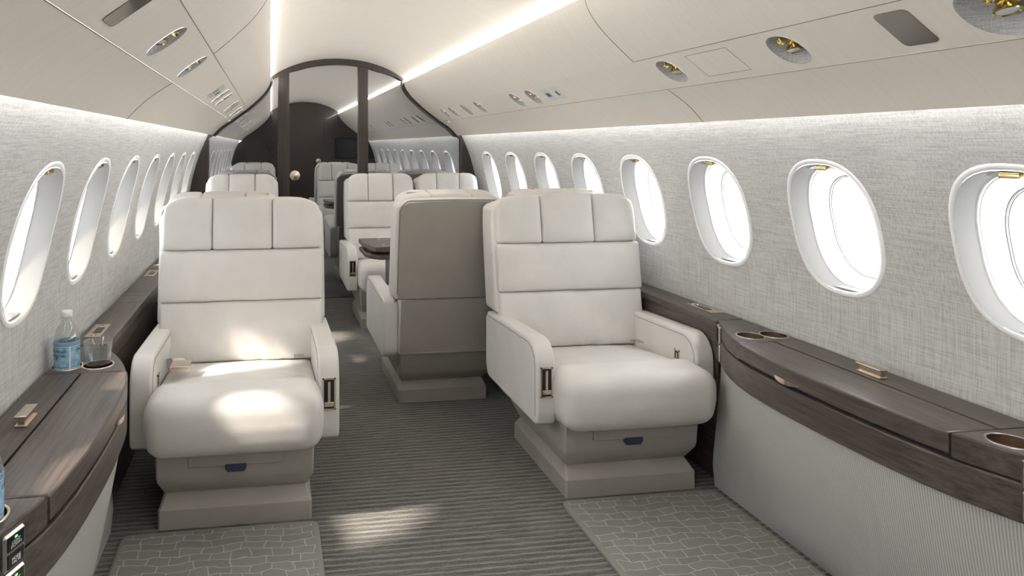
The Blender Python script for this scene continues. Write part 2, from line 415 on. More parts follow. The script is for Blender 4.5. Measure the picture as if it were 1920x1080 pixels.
# ------------------------------------------------------------ windows (structure): rim, reveal, bezel, pane, shade with brass tab
def build_window(sx, yc, num):
    root = thing('window_%d' % num, None, None, (sx*wx(WZ), yc, WZ), kind='structure')
    N = 48
    def ring(k, depth, flat=False):
        out = []
        for i in range(N):
            y, z = sup(2*PI*i/N, HA*k, HB*k); base = wx(WZ+z)-wx(WZ)
            out.append(Vector((sx*(base+depth), y, z)))
        return out
    bm = bmesh.new()                                           # padded white rim
    rows = []
    for a in range(7):
        t = PI*a/6; rows.append([(p*(1)+Vector((sx*(-.004*math.sin(t)), 0, 0))) for p in ring(1.0+.036*(math.cos(t)), 0)])
    grid(bm, rows, close_u=True); finish(bm, 'window_rim', 'rim', root)
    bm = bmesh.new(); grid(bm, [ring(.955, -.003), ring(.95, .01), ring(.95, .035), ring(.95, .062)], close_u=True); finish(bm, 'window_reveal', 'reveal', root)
    bm = bmesh.new(); grid(bm, [ring(k, d) for k, d in ((.955, .060), (.93, .062), (.925, .068), (.915, .068), (.89, .082), (.85, .098), (.81, .110), (.79, .114), (.785, .117), (.775, .117), (.765, .122), (.755, .134))], close_u=True)
    finish(bm, 'window_bezel', 'white_plastic', root, angle=25)
    for k, d in ((.788, .1145), (.768, .1195)):
        bm = bmesh.new(); tube(bm, ring(k, d), .0012, 5, closed=True); finish(bm, 'pane_seal', 'line_dark', root)
    bm = bmesh.new(); bm.faces.new([bm.verts.new(p) for p in ring(.77, .130)]); finish(bm, 'window_pane', 'pane', root, smooth=False)
    # pulled-up shade at the top of the opening, with its brass grip; grey stop at the bottom
    bm = bmesh.new(); top = []
    for i in range(13):
        t = PI*(.30+.40*i/12); y, z = sup(t, HA*.95, HB*.95); top.append((y, z))
    zb = HB*.885; yl = [y for y, z in top if z > zb]
    pts = [(y, z) for y, z in top if z > zb]
    pts = [(max(yl)+.008, zb)]+pts+[(min(yl)-.008, zb)]
    xs = wx(WZ+HB*.9)-wx(WZ)+.018
    prism(bm, [Vector((sx*xs, y, z)) for y, z in pts], Vector((sx*.004, 0, 0))); finish(bm, 'window_shade', 'shade', root, smooth=False)
    bm = bmesh.new(); box(bm, min(sx*(xs-.016), sx*(xs+.001)), max(sx*(xs-.016), sx*(xs+.001)), -.024, .024, HB*.865, HB*.945, .004, 2)
    finish(bm, 'shade_grip', 'brass', root)
    bm = bmesh.new(); xs2 = wx(WZ-HB*.93)-wx(WZ)+.03
    box(bm, min(sx*(xs2-.02), sx*(xs2+.012)), max(sx*(xs2-.02), sx*(xs2+.012)), -.05, .05, -HB*.95, -HB*.925, .001, 1); finish(bm, 'shade_stop', 'steel', root)
    return root
num = 0
for sx in (1, -1):
    tpl = None
    for yc in WIN+WIN2:
        num += 1
        if tpl is None: tpl = build_window(sx, yc, num)
        else:
            w_ = tree_copy(tpl, (sx*wx(WZ), yc, WZ)); w_.name = 'window_%d' % num

# ------------------------------------------------------------ bulkheads
INNER_X = 1.045
def prof_outer():
    a = [(p.x, p.z) for p in catmull([(x, 0, z) for x, z in ARCH], 4)]
    b = [(p.x, p.z) for p in catmull([(x, 0, z) for x, z in SIDE], 4)]
    c = [(p.x, p.z) for p in catmull([(x, 0, z) for x, z in LOW], 4)]
    return a+b+c
PO = prof_outer()
def offset_prof(P, fn):
    out = []
    for i, (x, z) in enumerate(P):
        a = Vector(P[max(i-1, 0)]); b = Vector(P[min(i+1, len(P)-1)]); t = (b-a).normalized(); nn = Vector((-t.y, t.x))
        if nn.y > 0: nn = -nn
        if nn.x > 0 and abs(nn.x) > abs(nn.y): nn = -nn
        d = fn(x, z); out.append((max(0, x+nn.x*d), z+nn.y*d))
    return out
def wfn(x, z): return .046 if x < .35 else (.046-(x-.35)/.2*.028 if x < .55 else .018)
PI_ = offset_prof(PO, wfn)
bm = bmesh.new()
for sx in (1, -1):
    o = [Vector((sx*x, YB, z)) for x, z in PO]; i_ = [Vector((sx*x, YB, z)) for x, z in PI_]
    back = Vector((0, YB2-YB, 0))
    grid(bm, [o, i_, [p+back for p in i_], [p+back for p in o]])
wo_ = bmesh.ops.remove_doubles(bm, verts=bm.verts, dist=1e-5)
frame = struct(finish(bm, 'trim_1', 'wood_v', angle=60))
for sx in (1, -1):
    bm = bmesh.new()
    pts = [(INNER_X, 0), (INNER_X, 1.325)]+[(wx(z)+.005, z) for z in (1.38, 1.338, 1.2, 1.1, 1.0, .8, .607, .3, 0)]
    prism(bm, [Vector((sx*x, YB, z)) for x, z in pts], Vector((0, YB2-YB, 0)), .004, 1)
    finish(bm, 'side_panel', 'wood_v', frame)
    bm = bmesh.new(); prism(bm, [Vector((sx*x, YB+.002, z)) for x, z in ((1.0, 1.336), (1.05, 1.31), (1.05, 1.40), (.95, 1.40))], Vector((0, .07, 0))); finish(bm, 'side_panel_cap', 'wood_v', frame, smooth=False)
def arch_z(x, P=PO):
    x = abs(x)
    for (a, za), (b, zb) in zip(P, P[1:]):
        if a <= x <= b and b > a: return za+(zb-za)*(x-a)/(b-a)
    return P[-1][1]
for a, b in ((-.491, -.400), (.167, .250)):
    bm = bmesh.new(); prism(bm, [Vector((x, YB+.005, z)) for x, z in ((a, 0), (b, 0), (b, arch_z(b)-.02), ((a+b)/2, arch_z((a+b)/2)-.02), (a, arch_z(a)-.02))], Vector((0, .07, 0)), .004, 2)
    finish(bm, 'post', 'wood_v', frame)
def glass_shape(bm, x0, x1, y, n=14):
    top = [(x0+(x1-x0)*k/n) for k in range(n+1)]
    pts = [Vector((x0, y, .008)), Vector((x1, y, .008))]+[Vector((x, y, arch_z(x)-.02)) for x in top[::-1]]
    prism(bm, pts, Vector((0, .008, 0)))
for a, b in ((-1.045, -.489), (.248, 1.045)):
    bm = bmesh.new(); glass_shape(bm, a, b, YB+.035); finish(bm, 'glass_panel', 'pane_int', frame, smooth=False)
door = thing('door_1', None, None, (-.117, YB+.035, 0), kind='structure')
bm = bmesh.new(); glass_shape(bm, -.402, .169, YB+.035)
for v in bm.verts: v.co -= Vector((-.117, YB+.035, 0))
finish(bm, 'glass_leaf', 'pane_int', door, smooth=False)
def knob(parent, c, r, nm='door_knob'):
    bm = bmesh.new(); n = 12
    rows = [[Vector((rr*math.cos(2*PI*k/n), yy, rr*math.sin(2*PI*k/n))) for k in range(n)] for rr, yy in ((r*.6, 0), (r*.6, -.015), (r, -.02), (r, -.026), (.0005, -.034))]
    vs = grid(bm, rows, close_u=True); bm.faces.new(vs[-1]); bm.faces.new(vs[0])
    for v in bm.verts: v.co += Vector(c)
    finish(bm, nm, 'champagne', parent, angle=5)
knob(door, (-.355+.117, 0, 1.009), .042)

bm = bmesh.new()                                              # far wooden bulkhead
out = [(x, z) for x, z in PO]+[(wx(z), z) for z in (1.3, 1.2, 1.1, 1.0, .8, .607, .3, 0)]
prism(bm, [Vector((x, YE-.02, z)) for x, z in out]+[Vector((-x, YE-.02, z)) for x, z in out[::-1]], Vector((0, .1, 0)))
bmesh.ops.triangulate(bm, faces=[f_ for f_ in bm.faces if len(f_.verts) > 4])
struct(finish(bm, 'wall_back', 'wood_v', smooth=False))
bm = bmesh.new()
prism(bm, [Vector((x, Y0-.02, z)) for x, z in out]+[Vector((-x, Y0-.02, z)) for x, z in out[::-1]], Vector((0, .04, 0)))
bmesh.ops.triangulate(bm, faces=[f_ for f_ in bm.faces if len(f_.verts) > 4])
struct(finish(bm, 'wall_front', 'ceil', smooth=False))
d2 = thing('door_2', None, None, (-.02, YE-.02, 0), kind='structure')
bm = bmesh.new(); pts = [(-.32, .01), (.33, .01)]+[(.33-.65*k/10, arch_z(.31-.65*k/10)-.03) for k in range(11)]
prism(bm, [Vector((x, -.012, z)) for x, z in pts], Vector((0, .012, 0)), .003, 1); finish(bm, 'door_leaf', 'wood_v', d2)
knob(d2, (.243, -.012, 1.006), .043)
mon = thing('wall_monitor', 'dark flat screen mounted on the far wooden bulkhead', 'screen', (.86, YE-.02, 1.215))
bm = bmesh.new(); box(bm, -.365, .365, -.03, 0, -.17, .17, .004, 2); finish(bm, 'housing', 'black', mon)
bm = bmesh.new(); box(bm, -.35, .35, -.032, -.03, -.155, .155); finish(bm, 'screen', simple('screen_glass', lin(28, 32, 36), .08), mon, smooth=False)
orn = thing('wall_ornament', 'faint dark flower-shaped ornament on the far wooden bulkhead', 'decoration', (-.57, YE-.02, 1.16))
bm = bmesh.new()
for k in range(9):
    a = 2*PI*k/9; 
    prism(bm, [Vector((math.cos(a+q)*rr, -.012, .10+math.sin(a+q)*rr)) for q, rr in ((0, .015), (.22, .07), (0, .115), (-.22, .07))], Vector((0, .012, 0)))
finish(bm, 'petals', simple('dark_bronze', lin(48, 43, 40), .4, .5), orn, smooth=False)
bm = bmesh.new(); tube(bm, catmull([(0, -.006, .1), (.01, -.006, 0), (-.01, -.006, -.16)], 6), .006)
for s in (-1, 1):
    prism(bm, [Vector(p) for p in ((0, -.01, -.1), (s*.05, -.01, -.05), (s*.1, -.01, -.03), (s*.06, -.01, -.09))], Vector((0, .01, 0)))
finish(bm, 'stem', bpy.data.materials['dark_bronze'], orn)

# ------------------------------------------------------------ seats
def build_seat(wide, arms, buckle, brass_side, y_tilt=.164):
    """faces -Y, origin on the floor at the middle of the plinth's front. arms: list of (side, outer, control) """
    PW = .25 if wide else (.2215 if arms else .205); BW = .335 if wide else (.272 if arms else .255); RW = .286 if wide else (.243 if arms else .222)
    root = thing('cabin_armchair', 'x', 'armchair')
    def rect_loft(levels, name, mat):
        bm = bmesh.new(); rows = []
        for z, hx, y0, y1 in levels:
            r = .006; rows.append([Vector(p) for p in ((-hx+r, y0, z), (hx-r, y0, z), (hx, y0+r, z), (hx, y1-r, z), (hx-r, y1, z), (-hx+r, y1, z), (-hx, y1-r, z), (-hx, y0+r, z))])
        vs = grid(bm, rows, close_u=True); bm.faces.new(vs[0][::-1]); bm.faces.new(vs[-1])
        return finish(bm, name, mat, root, angle=25)
    rect_loft([(0, PW, 0, .53), (.062, PW, 0, .53), (.066, PW-.003, .003, .527), (.103, PW-.018, .05, .50)], 'plinth', 'leather_base')
    ub = rect_loft([(.100, PW-.018, .045, .50), (.105, PW-.012, .038, .51), (.15, PW+.004, .005, .56), (.165, PW+.006, 0, .57), (.285, PW+.008, -.012, .60)], 'pedestal', 'leather_base')
    bm = bmesh.new(); box(bm, -.152, .152, -.0135, .02, .203, .262, .002, 1); dr = finish(bm, 'drawer', 'leather_base', root)
    bm = bmesh.new(); y_ = -.0075
    prism(bm, [Vector((x, -.016, z)) for x, z in ((-.034, .208), (.034, .208), (.034, .192), (.026, .182), (-.026, .182), (-.034, .192))], Vector((0, .016, 0)), .001, 1)
    finish(bm, 'finger_pull', 'blue_pull', dr)
    # seat pad between the arms, and the wide front roll
    iw = RW-.012
    def padf(q, u):
        q = q.copy(); top = max(0, u[2]); q.z += top*(.016*(1-u[0]**2)*(1-abs(u[1])**3)) - top*.05*(u[1]*.5+.5)+top*.0
        q.z += top*.0025*noise.noise(Vector((q.x*14, q.y*14, 1.7)))
        return q
    bm = bmesh.new(); rounded(bm, 0, .262, .345, iw, .245, .092, .03, 18, padf); finish(bm, 'seat_cushion', 'leather', root)
    def rollf(q, u):
        q = q.copy(); q.y -= max(0, -u[1])*.012*(1-u[0]**2)
        q.z += max(0, u[2])*(.008*(1-u[0]**2)+.01*(u[1]*.5+.5)); q.z += max(0, -u[2])*.012*(.5-u[1]*.5)*-0
        if u[2] < 0: q.y += .02*(-u[2])*(1 if u[1] < 0 else 0); q.x *= 1-.02*(-u[2])
        return q
    bm = bmesh.new(); rounded(bm, 0, -.006, .352, RW, .098, .098, .055, 18, rollf); finish(bm, 'front_cushion', 'leather', root)
    # backrest; y' measured from the front face, sheared backwards
    T = lambda q: Vector((q.x, q.y+.462+y_tilt*(q.z-.40), q.z))
    def addr(name, mat, cx, cy, cz, hx, hy, hz, r, fn=None, n=12, par=None):
        bm = bmesh.new(); rounded(bm, cx, cy, cz, hx, hy, hz, r, n, fn)
        for v in bm.verts: v.co = T(v.co)
        return finish(bm, name, mat, par or root)
    def shellf(q, u):
        q = q.copy(); k = max(0, u[2]); q.x *= 1-.02*k*k; 
        if u[2] > .6: q.z -= .034*abs(u[0])**6*((u[2]-.6)/.4)
        if u[1] > 0: q.y += .006*(1-u[0]**2)*u[1]
        return q
    addr('back_shell', 'leather', 0, .108, .771, BW, .078, .240, .024, shellf, 14)
    addr('lower_shell', 'leather', 0, .108, .395, BW-(.030 if arms else .045), .076, .137, .018)
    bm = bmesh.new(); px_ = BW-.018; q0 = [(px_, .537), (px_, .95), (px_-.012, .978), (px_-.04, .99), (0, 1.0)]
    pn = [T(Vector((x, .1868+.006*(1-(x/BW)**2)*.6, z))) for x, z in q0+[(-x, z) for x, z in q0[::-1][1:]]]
    prism(bm, pn, Vector((0, .006, .0)), .0025, 2); rp = finish(bm, 'rear_panel', 'leather_rear', root); rp['label'] = 'darker leather upper rear panel'
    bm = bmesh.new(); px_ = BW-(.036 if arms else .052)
    prism(bm, [T(Vector((x, .184, z))) for x, z in ((px_, .529), (-px_, .529), (-px_, .275), (px_, .275))], Vector((0, .006, 0)), .0025, 2); rp = finish(bm, 'lower_rear_panel', 'leather_rear', root); rp['label'] = 'darker leather lower rear panel'
    def creased(amp, seed, puff=.012):
        def g(q, u):
            q = q.copy(); fr = max(0, -u[1]); e = (1-u[0]**4)*(1-abs(u[2])**6)
            q.y -= fr*puff*e
            w1 = 1-abs(noise.noise(Vector((q.x*11+q.z*7*math.copysign(1, seed), q.z*4+seed, seed*3.1))))*2
            q.y += fr*amp*max(0, w1-.35)*(1-u[0]**2)*(.6+.4*abs(u[2]))
            return q
        return g
    addr('lower_back_cushion', 'leather_back', 0, .030, .512, BW-(.014 if arms else .022), .030, .116, .012, creased(.015, 1.3), 34)
    addr('middle_back_cushion', 'leather_back', 0, .026, .729, BW-.010, .032, .100, .012, creased(.011, -2.1, .014), 34)
    HW = BW-.014; cut = HW*.375
    def headf(side):
        off = side*(cut+(HW-cut)/2)
        def g(q, u):
            q = q.copy(); q.y -= max(0, -u[1])*.011*(1-u[0]**4)*(1-u[2]**4)
            X = abs(q.x+off)/HW; up = max(0, u[2])
            q.z += up*(.003*(1-u[0]**2)+.008*(1-X*X)-.010*u[1]*(.5+.5*X) - .030*X**7)
            if side and u[0]*side > 0:
                k = u[0]*side; q.x -= side*k*.012*max(0, u[2])**3
                if u[1] < 0: q.y += .010*k**3
            return q
        return g
    hw2 = (HW-cut)/2
    addr('headrest_cushion', 'leather', 0, .060, .928, cut-.0004, .068, .098, .013, headf(0), 10)
    for s in (-1, 1):
        addr('headrest_cushion', 'leather', s*(cut+hw2), .060, .928, hw2-.0004, .068, .098, .014, headf(s), 10)
    # piping around the rear edge of the back
    bm = bmesh.new(); pts = []; px_, pz_, pr_ = BW-.016, 1.000, .042
    for q_ in range(9):
        a = PI/2*q_/8; pts.append((px_-pr_+pr_*math.cos(a), pz_-pr_+pr_*math.sin(a)-.012*(1 if q_ < 4 else (8-q_)/4)))
    pts = [(px_, .56), (px_, .75), (px_, .9)]+pts+[(0, pz_+.004)]
    pts = [T(Vector((x, .1885+.005*(1-(x/BW)**2), z))) for x, z in pts+[(-x, z) for x, z in pts[::-1][1:]]]
    tube(bm, pts, .0032, 6); finish(bm, 'piping', 'piping', root)
    bm = bmesh.new(); q0 = T(Vector((brass_side*(cut+hw2*.9)-.035, .045, 1.03))); q1 = T(Vector((brass_side*(cut+hw2*.9)+.035, .072, 1.03)))
    box(bm, q0.x, q1.x, q0.y, q1.y, 1.022, 1.033, .002, 1); finish(bm, 'recline_release', 'champagne', root)
    # armrests
    for s, outer, ctrl in arms:
        th = .072; x0, x1 = sorted((s*outer, s*(outer-th)))
        out = [(.625, .30), (.625, .50), (.60, .527)]
        for k in range(7):
            a = PI/2*k/6; out.append((.118-.088*math.sin(a), .452+.094*math.cos(a)-.0))
        out += [(.030, .30), (.034, .262), (.05, .247), (.58, .245), (.61, .26)]
        bm = bmesh.new(); prism(bm, [Vector((x0, y, z)) for y, z in out], Vector((x1-x0, 0, 0)), .010, 3)
        arm = finish(bm, 'armrest', 'leather', root, angle=50)
        for xx in (x0-.0002, x1+.0002):
            bm = bmesh.new(); inset = [(.60, .510)]+[(.118-.072*math.sin(PI/2*k/6), .452+.076*math.cos(PI/2*k/6)) for k in range(7)]+[(.046, .28)]
            tube(bm, [Vector((xx, y, z)) for y, z in inset], .0011, 4); finish(bm, 'stitching', 'stitch', arm)
        def control(M4, w_, h_):
            bm = bmesh.new()
            for a, b, c, d in ((-w_/2, w_/2, h_/2-.005, h_/2), (-w_/2, w_/2, -h_/2, -h_/2+.005), (-w_/2, -w_/2+.005, -h_/2, h_/2), (w_/2-.005, w_/2, -h_/2, h_/2)):
                box(bm, a, b, c, d, -.002, .003)
            for v in bm.verts: v.co = M4 @ v.co
            fr = finish(bm, 'control_bezel', 'champagne', arm, smooth=False)
            bm = bmesh.new(); box(bm, -w_/2+.004, w_/2-.004, -h_/2+.004, h_/2-.004, -.001, .0005)
            for v in bm.verts: v.co = M4 @ v.co
            finish(bm, 'recess', 'dark_recess', fr, smooth=False)
            bm = bmesh.new(); box(bm, -w_/2+.007, w_/2-.007, -h_/2+.012, -h_/2+.028, 0, .006, .001, 1); box(bm, -.004, .005, -h_/2+.02, h_/2-.012, 0, .003)
            for v in bm.verts: v.co = M4 @ v.co
            finish(bm, 'lever', 'champagne', fr)
        if ctrl == 'front': control(frame4(((x0+x1)/2, .0295, .405), (1, 0, 0), (0, 0, 1), (0, -1, 0)), .045, .108)
        if ctrl == 'inner':
            xi = s*(outer-th); control(frame4((xi, .155, .43), (0, s, 0), (0, 0, 1), (-s, 0, 0)), .034, .062)
    # seat belts
    if buckle:
        s = buckle
        bt = thing('seat_belt', None, None); bt.parent = root
        bm = bmesh.new(); pr = catmull([(s*.268, .40, .40), (s*.250, .35, .45), (s*.225, .30, .468), (s*.21, .262, .464)], 5)
        rows = [[p+Vector((-.022, 0, .0)), p+Vector((.022, 0, 0))] for p in pr]; grid(bm, rows); rows2 = [[p+Vector((-.022, 0, -.002)), p+Vector((.022, 0, -.002))] for p in pr]; grid(bm, rows2)
        finish(bm, 'strap', 'leather', bt)
        bm = bmesh.new(); box(bm, s*.205-.034, s*.205+.034, .185, .265, .447, .470, .006, 2)
        for v in bm.verts: v.co = Vector((v.co.x, v.co.y, v.co.z+.004))
        bu = finish(bm, 'buckle', 'champagne', bt)
    ts = -buckle if buckle else arms and [a[0] for a in arms if a[2] == 'inner'] and [a[0] for a in arms if a[2] == 'inner'][0] or 1
    bm = bmesh.new(); box(bm, ts*.222-.020, ts*.222+.020, .34, .385, .436, .440, .0015, 1); finish(bm, 'belt_tongue', 'steel', root)
    return root
F, W_ = 0, PI
AO = .346; AN = .325
specs = [
 # key, wide, arms, buckle, brass side
 ('A', True, [(1, AO, 'front'), (-1, AO, 'inner')], -1, 1),
 ('B', True, [(-1, AO, 'front'), (1, AO, 'inner')], 0, -1),
 ('midF', False, [(-1, AN-.012, 'front'), (1, .268, None)], 0, -1),
 ('midW', False, [(1, AN-.012, 'front'), (-1, .268, None)], 0, 1),
 ('leftF', False, [(1, AN, 'front'), (-1, .272, None)], 0, 1),
 ('leftW', False, [(-1, AN, 'front'), (1, .272, None)], 0, -1),
 ('win', False, [], 0, -1)]
cat_ = {}
CL, CM, CR = -.764, .285, .819
seats = [
 ('A', -.666, 2.33, F, 'cream leather armchair front left, facing us, with a gold buckle lying on its cushion'),
 ('B', .732, 2.33, F, 'cream leather armchair front right, facing us, beside the long wooden side cabinet'),
 ('midW', CM, 3.845, W_, 'cream leather armchair turned away in the middle, its plain back towards us'),
 ('win', CR, 3.845, W_, 'armchair turned away at the right windows, only its top shows above the front right armchair'),
 ('leftW', CL, 3.845, W_, 'armchair turned away directly behind the front left armchair, only its top showing'),
 ('midF', CM, 4.72, F, 'cream armchair facing us across the dark table, beside the aisle, before the glass partition'),
 ('win', CR, 4.72, F, 'cream armchair facing us by the right windows, just before the glass partition'),
 ('leftF', CL, 4.72, F, 'cream armchair facing us at the left windows, just before the glass partition'),
 ('midW', CM, 6.80, W_, 'dark-looking armchair back beside the aisle just behind the glass partition'),
 ('win', CR, 6.80, W_, 'armchair turned away at the right windows just behind the glass partition'),
 ('leftW', CL, 6.80, W_, 'armchair turned away at the left windows just behind the glass partition'),
 ('midF', CM, 7.93, F, 'armchair facing us by the aisle in the far cabin, beside the small far table'),
 ('win', CR, 7.93, F, 'armchair facing us at the right windows in the far cabin'),
 ('leftF', CL, 7.93, F, 'armchair facing us at the left windows in the far cabin'),
 ('midW', CM, 9.65, W_, 'farthest armchair on the right of the aisle, only its top edge visible'),
 ('leftW', CL, 9.65, W_, 'farthest armchair on the left of the aisle, only its top edge visible')]
spec = {s[0]: s for s in specs}
for key, x, y, rz, lab in seats:
    loc = (x, y, 0.0005)
    if key not in cat_:
        r_ = build_seat(*spec[key][1:]); r_.location = loc; r_.rotation_euler = (0, 0, rz); r_['label'] = lab; r_['group'] = 'cream leather cabin armchairs'; cat_[key] = r_
    else: tree_copy(cat_[key], loc, rz, 'cream leather cabin armchairs', lab)

# ------------------------------------------------------------ tables
def build_table(x, y, label, far=False):
    t = thing('folding_table', label, 'table', (x, y, 0), group='dark wood folding tables')
    a = [(-.01, .20), (.0, -.02), (.05, -.18), (1.0, -.18), (1.0, .20)]
    up = [(0, .19), (0, .02), (.045, -.20), (1.02, -.20), (1.02, .19)]; lo = [(0, .17), (0, -.06), (.03, -.14), (.075, -.19), (1.02, -.19), (1.02, .17)]
    bm = bmesh.new(); prism(bm, [Vector((p, q, .652)) for p, q in up], Vector((0, 0, .028)), .004, 2); finish(bm, 'table_top', 'wood', t)
    bm = bmesh.new(); prism(bm, [Vector((p, q, .605)) for p, q in lo], Vector((0, 0, .030)), .009, 3); finish(bm, 'folded_leaf', 'wood', t)
    bm = bmesh.new(); box(bm, .03, 1.0, -.15, .15, .633, .654); finish(bm, 'hinge_plate', 'dark_recess', t, smooth=False)
    for cx, cy in ((.145, .12), (.145, -.12)):
        bm = bmesh.new(); lathe(bm, [(.048, 0), (.048, .0025), (.041, .0025), (.041, .0005)], 28, (cx, cy, .680)); finish(bm, 'cup_ring', 'steel', t)
    bm = bmesh.new(); box(bm, .14, .20, -.04, .04, 0, .607, .012, 3); finish(bm, 'table_leg', 'table_metal', t)
    bm = bmesh.new(); box(bm, .155, .185, -.055, .055, 0, .59, .003, 1); finish(bm, 'leg_fin', 'steel', t)
    return t
tb = build_table(-.014, 4.06, 'dark wood folded table between the middle armchairs, with two round cup rings')
tree_copy(tb, (.01, 7.28, 0), 0, 'dark wood folding tables', 'small dark wood table far away beyond the glass partition')

# ------------------------------------------------------------ side cabinets and ledges
ZT = .607
OUT = [(2.345, 1.085), (2.32, 1.068), (2.27, 1.044), (2.21, 1.012), (2.14, .984), (2.07, .963), (1.98, .946), (1.85, .936), (1.70, .933), (1.56, .937), (1.45, .945), (1.352, .959), (1.28, .980), (1.20, 1.010), (1.13, 1.045), (1.075, 1.085)]
OUTC = [(p.x, p.y) for p in catmull([(y, x, 0) for y, x in OUT], 4)]           # (y, x)
def ox(y):
    t = sorted(OUTC); return lerp_tab(t, y)
def outline(ya, yb, xin, inset=0):
    """cabinet outline between ya<yb: curved room side then back edge at x=xin"""
    ys = [ya]+[y for y, x in sorted(OUTC) if ya+.004 < y < yb-.004]+[yb]
    return [(ox(y)+inset, y) for y in ys]+[(xin, yb), (xin, ya)]
def bake_holes(obj, cutters):
    for c_ in cutters:
        md = obj.modifiers.new('b', 'BOOLEAN'); md.operation = 'DIFFERENCE'; md.object = c_; md.solver = 'EXACT'
    dg = bpy.context.evaluated_depsgraph_get(); dg.update()
    me = bpy.data.meshes.new_from_object(obj.evaluated_get(dg)); obj.modifiers.clear(); obj.data = me
    md = obj.modifiers.new('weighted', 'WEIGHTED_NORMAL'); md.keep_sharp = True; md.weight = 80
    for c_ in cutters: bpy.data.objects.remove(c_)
    me.polygons.foreach_set('use_smooth', [True]*len(me.polygons)); me.set_sharp_from_angle(angle=math.radians(30))
    if not me.materials: me.materials.append(M['wood'])
def side_cabinet(sx):
    nm = 'right' if sx > 0 else 'left'
    t = thing('side_cabinet', 'bowed dark wood side cabinet with ribbed grey cloth front, along the %s wall' % nm, 'cabinet', (sx*1.1, 1.70, 0), group='bowed side cabinets')
    O = Vector((sx*1.1, 1.70, 0))
    def P(pts, z): return [Vector((sx*x, y, z))-O for x, y in pts]
    xw = 1.186
    def slab(name, pts, z0, z1, bev, mat='wood'):
        bm = bmesh.new(); prism(bm, P(pts, z0), Vector((0, 0, z1-z0)), bev, 3); return finish(bm, name, mat, t, angle=30)
    far = slab('far_top', outline(2.068, 2.345, xw), .549, ZT, .005)
    near = slab('near_top', outline(1.075, 1.350, xw), .549, ZT, .005)
    slab('back_strip', [(1.0875, 1.3515), (1.0875, 2.0665), (xw, 2.0665), (xw, 1.3515)], .549, ZT, .0015)
    lid = slab('lid', outline(1.3535, 2.0645, 1.0845, -.003), .556, ZT, .006)
    slab('lower_band', outline(1.075, 2.345, xw, -.002), .462, .546, .005)
    slab('shadow_gap', outline(1.085, 2.335, 1.17, .012), .545, .557, 0, 'dark_recess')
    # ribbed cloth front, bowing in towards a straight toe
    bm = bmesh.new(); ys = [1.085+(2.34-1.085)*k/48 for k in range(49)]
    rows = []
    for k in range(13):
        z = .462*(1-k/12); row = []
        for y in ys:
            top = ox(y)+.010
            if z > .085: tt = (.462-z)/(.462-.085); x = top+(min(1.055, top+.075)-top)*tt**1.15
            else: x = min(1.055, top+.075); x = x+(1.064-x)*((.085-z)/.085)
            row.append(Vector((sx*x, y, z))-O)
        rows.append(row)
    for r_ in (0, -1): pass
    grid(bm, rows)
    grid(bm, [[r_[-1] for r_ in rows], [Vector((sx*1.16, 2.34, r_[-1].z)) - O*Vector((1, 0, 0)).x*0 - Vector((O.x, O.y, 0)) for r_ in rows]])
    finish(bm, 'cloth_panel', 'rib', t)
    # handles
    bm = bmesh.new(); rr = []
    for k in range(11):
        u = -1+2*k/10; y = 1.822+u*.052; x = ox(y)-.003-.013*(1-u*u); hh = .0026+.0050*(1-u*u); zc = .566-.010*(u*u)*0
        rr.append([Vector((sx*x, y, zc-hh))-O, Vector((sx*x, y, zc+hh))-O, Vector((sx*(ox(y)+.003), y, zc+hh*.7))-O, Vector((sx*(ox(y)+.003), y, zc-hh*.7))-O])
    vs = grid(bm, rr, close_u=True); bm.faces.new(vs[0][::-1]); bm.faces.new(vs[-1]); finish(bm, 'pull_handle', 'champagne', lid)
    bm = bmesh.new(); yy = 1.724
    for a in range(1): 
        box(bm, -.014, .014, -.040, .040, .020, .026, .002, 2); box(bm, -.014, .014, -.040, .040, .0, .004, .001, 1); box(bm, -.006, .008, -.036, .036, .003, .021)
    for v in bm.verts: v.co = v.co+Vector((sx*1.119, yy, ZT))-O
    finish(bm, 'latch', 'champagne', t)
    # cup holders
    H_ = {far: [(1.055, 2.136), (1.142, 2.136)], near: [(1.040 if sx > 0 else 1.050, 1.288)]}
    for ob, cs in H_.items():
        cut = []
        for x, y in cs:
            bm = bmesh.new(); bmesh.ops.create_cone(bm, cap_ends=True, segments=40, radius1=.0405, radius2=.0405, depth=.2)
            for v in bm.verts: v.co += Vector((sx*x, y, ZT))-O
            q = finish(bm, 'cutter', 'wood', t, smooth=False); cut.append(q)
        bake_holes(ob, cut)
        for x, y in cs:
            bm = bmesh.new(); c = Vector((sx*x, y, ZT))-O
            lathe(bm, [(.0405, -.004), (.0405, .001), (.0420, .0022), (.0455, .0018), (.0462, 0)], 40, c)
            ch = finish(bm, 'cup_holder', 'champagne' if sx < 0 else 'steel', t)
            bm = bmesh.new(); lathe(bm, [(.0404, 0), (.040, -.04), (.038, -.043), (.0005, -.043)], 40, c); finish(bm, 'cup_well', 'cup', ch)
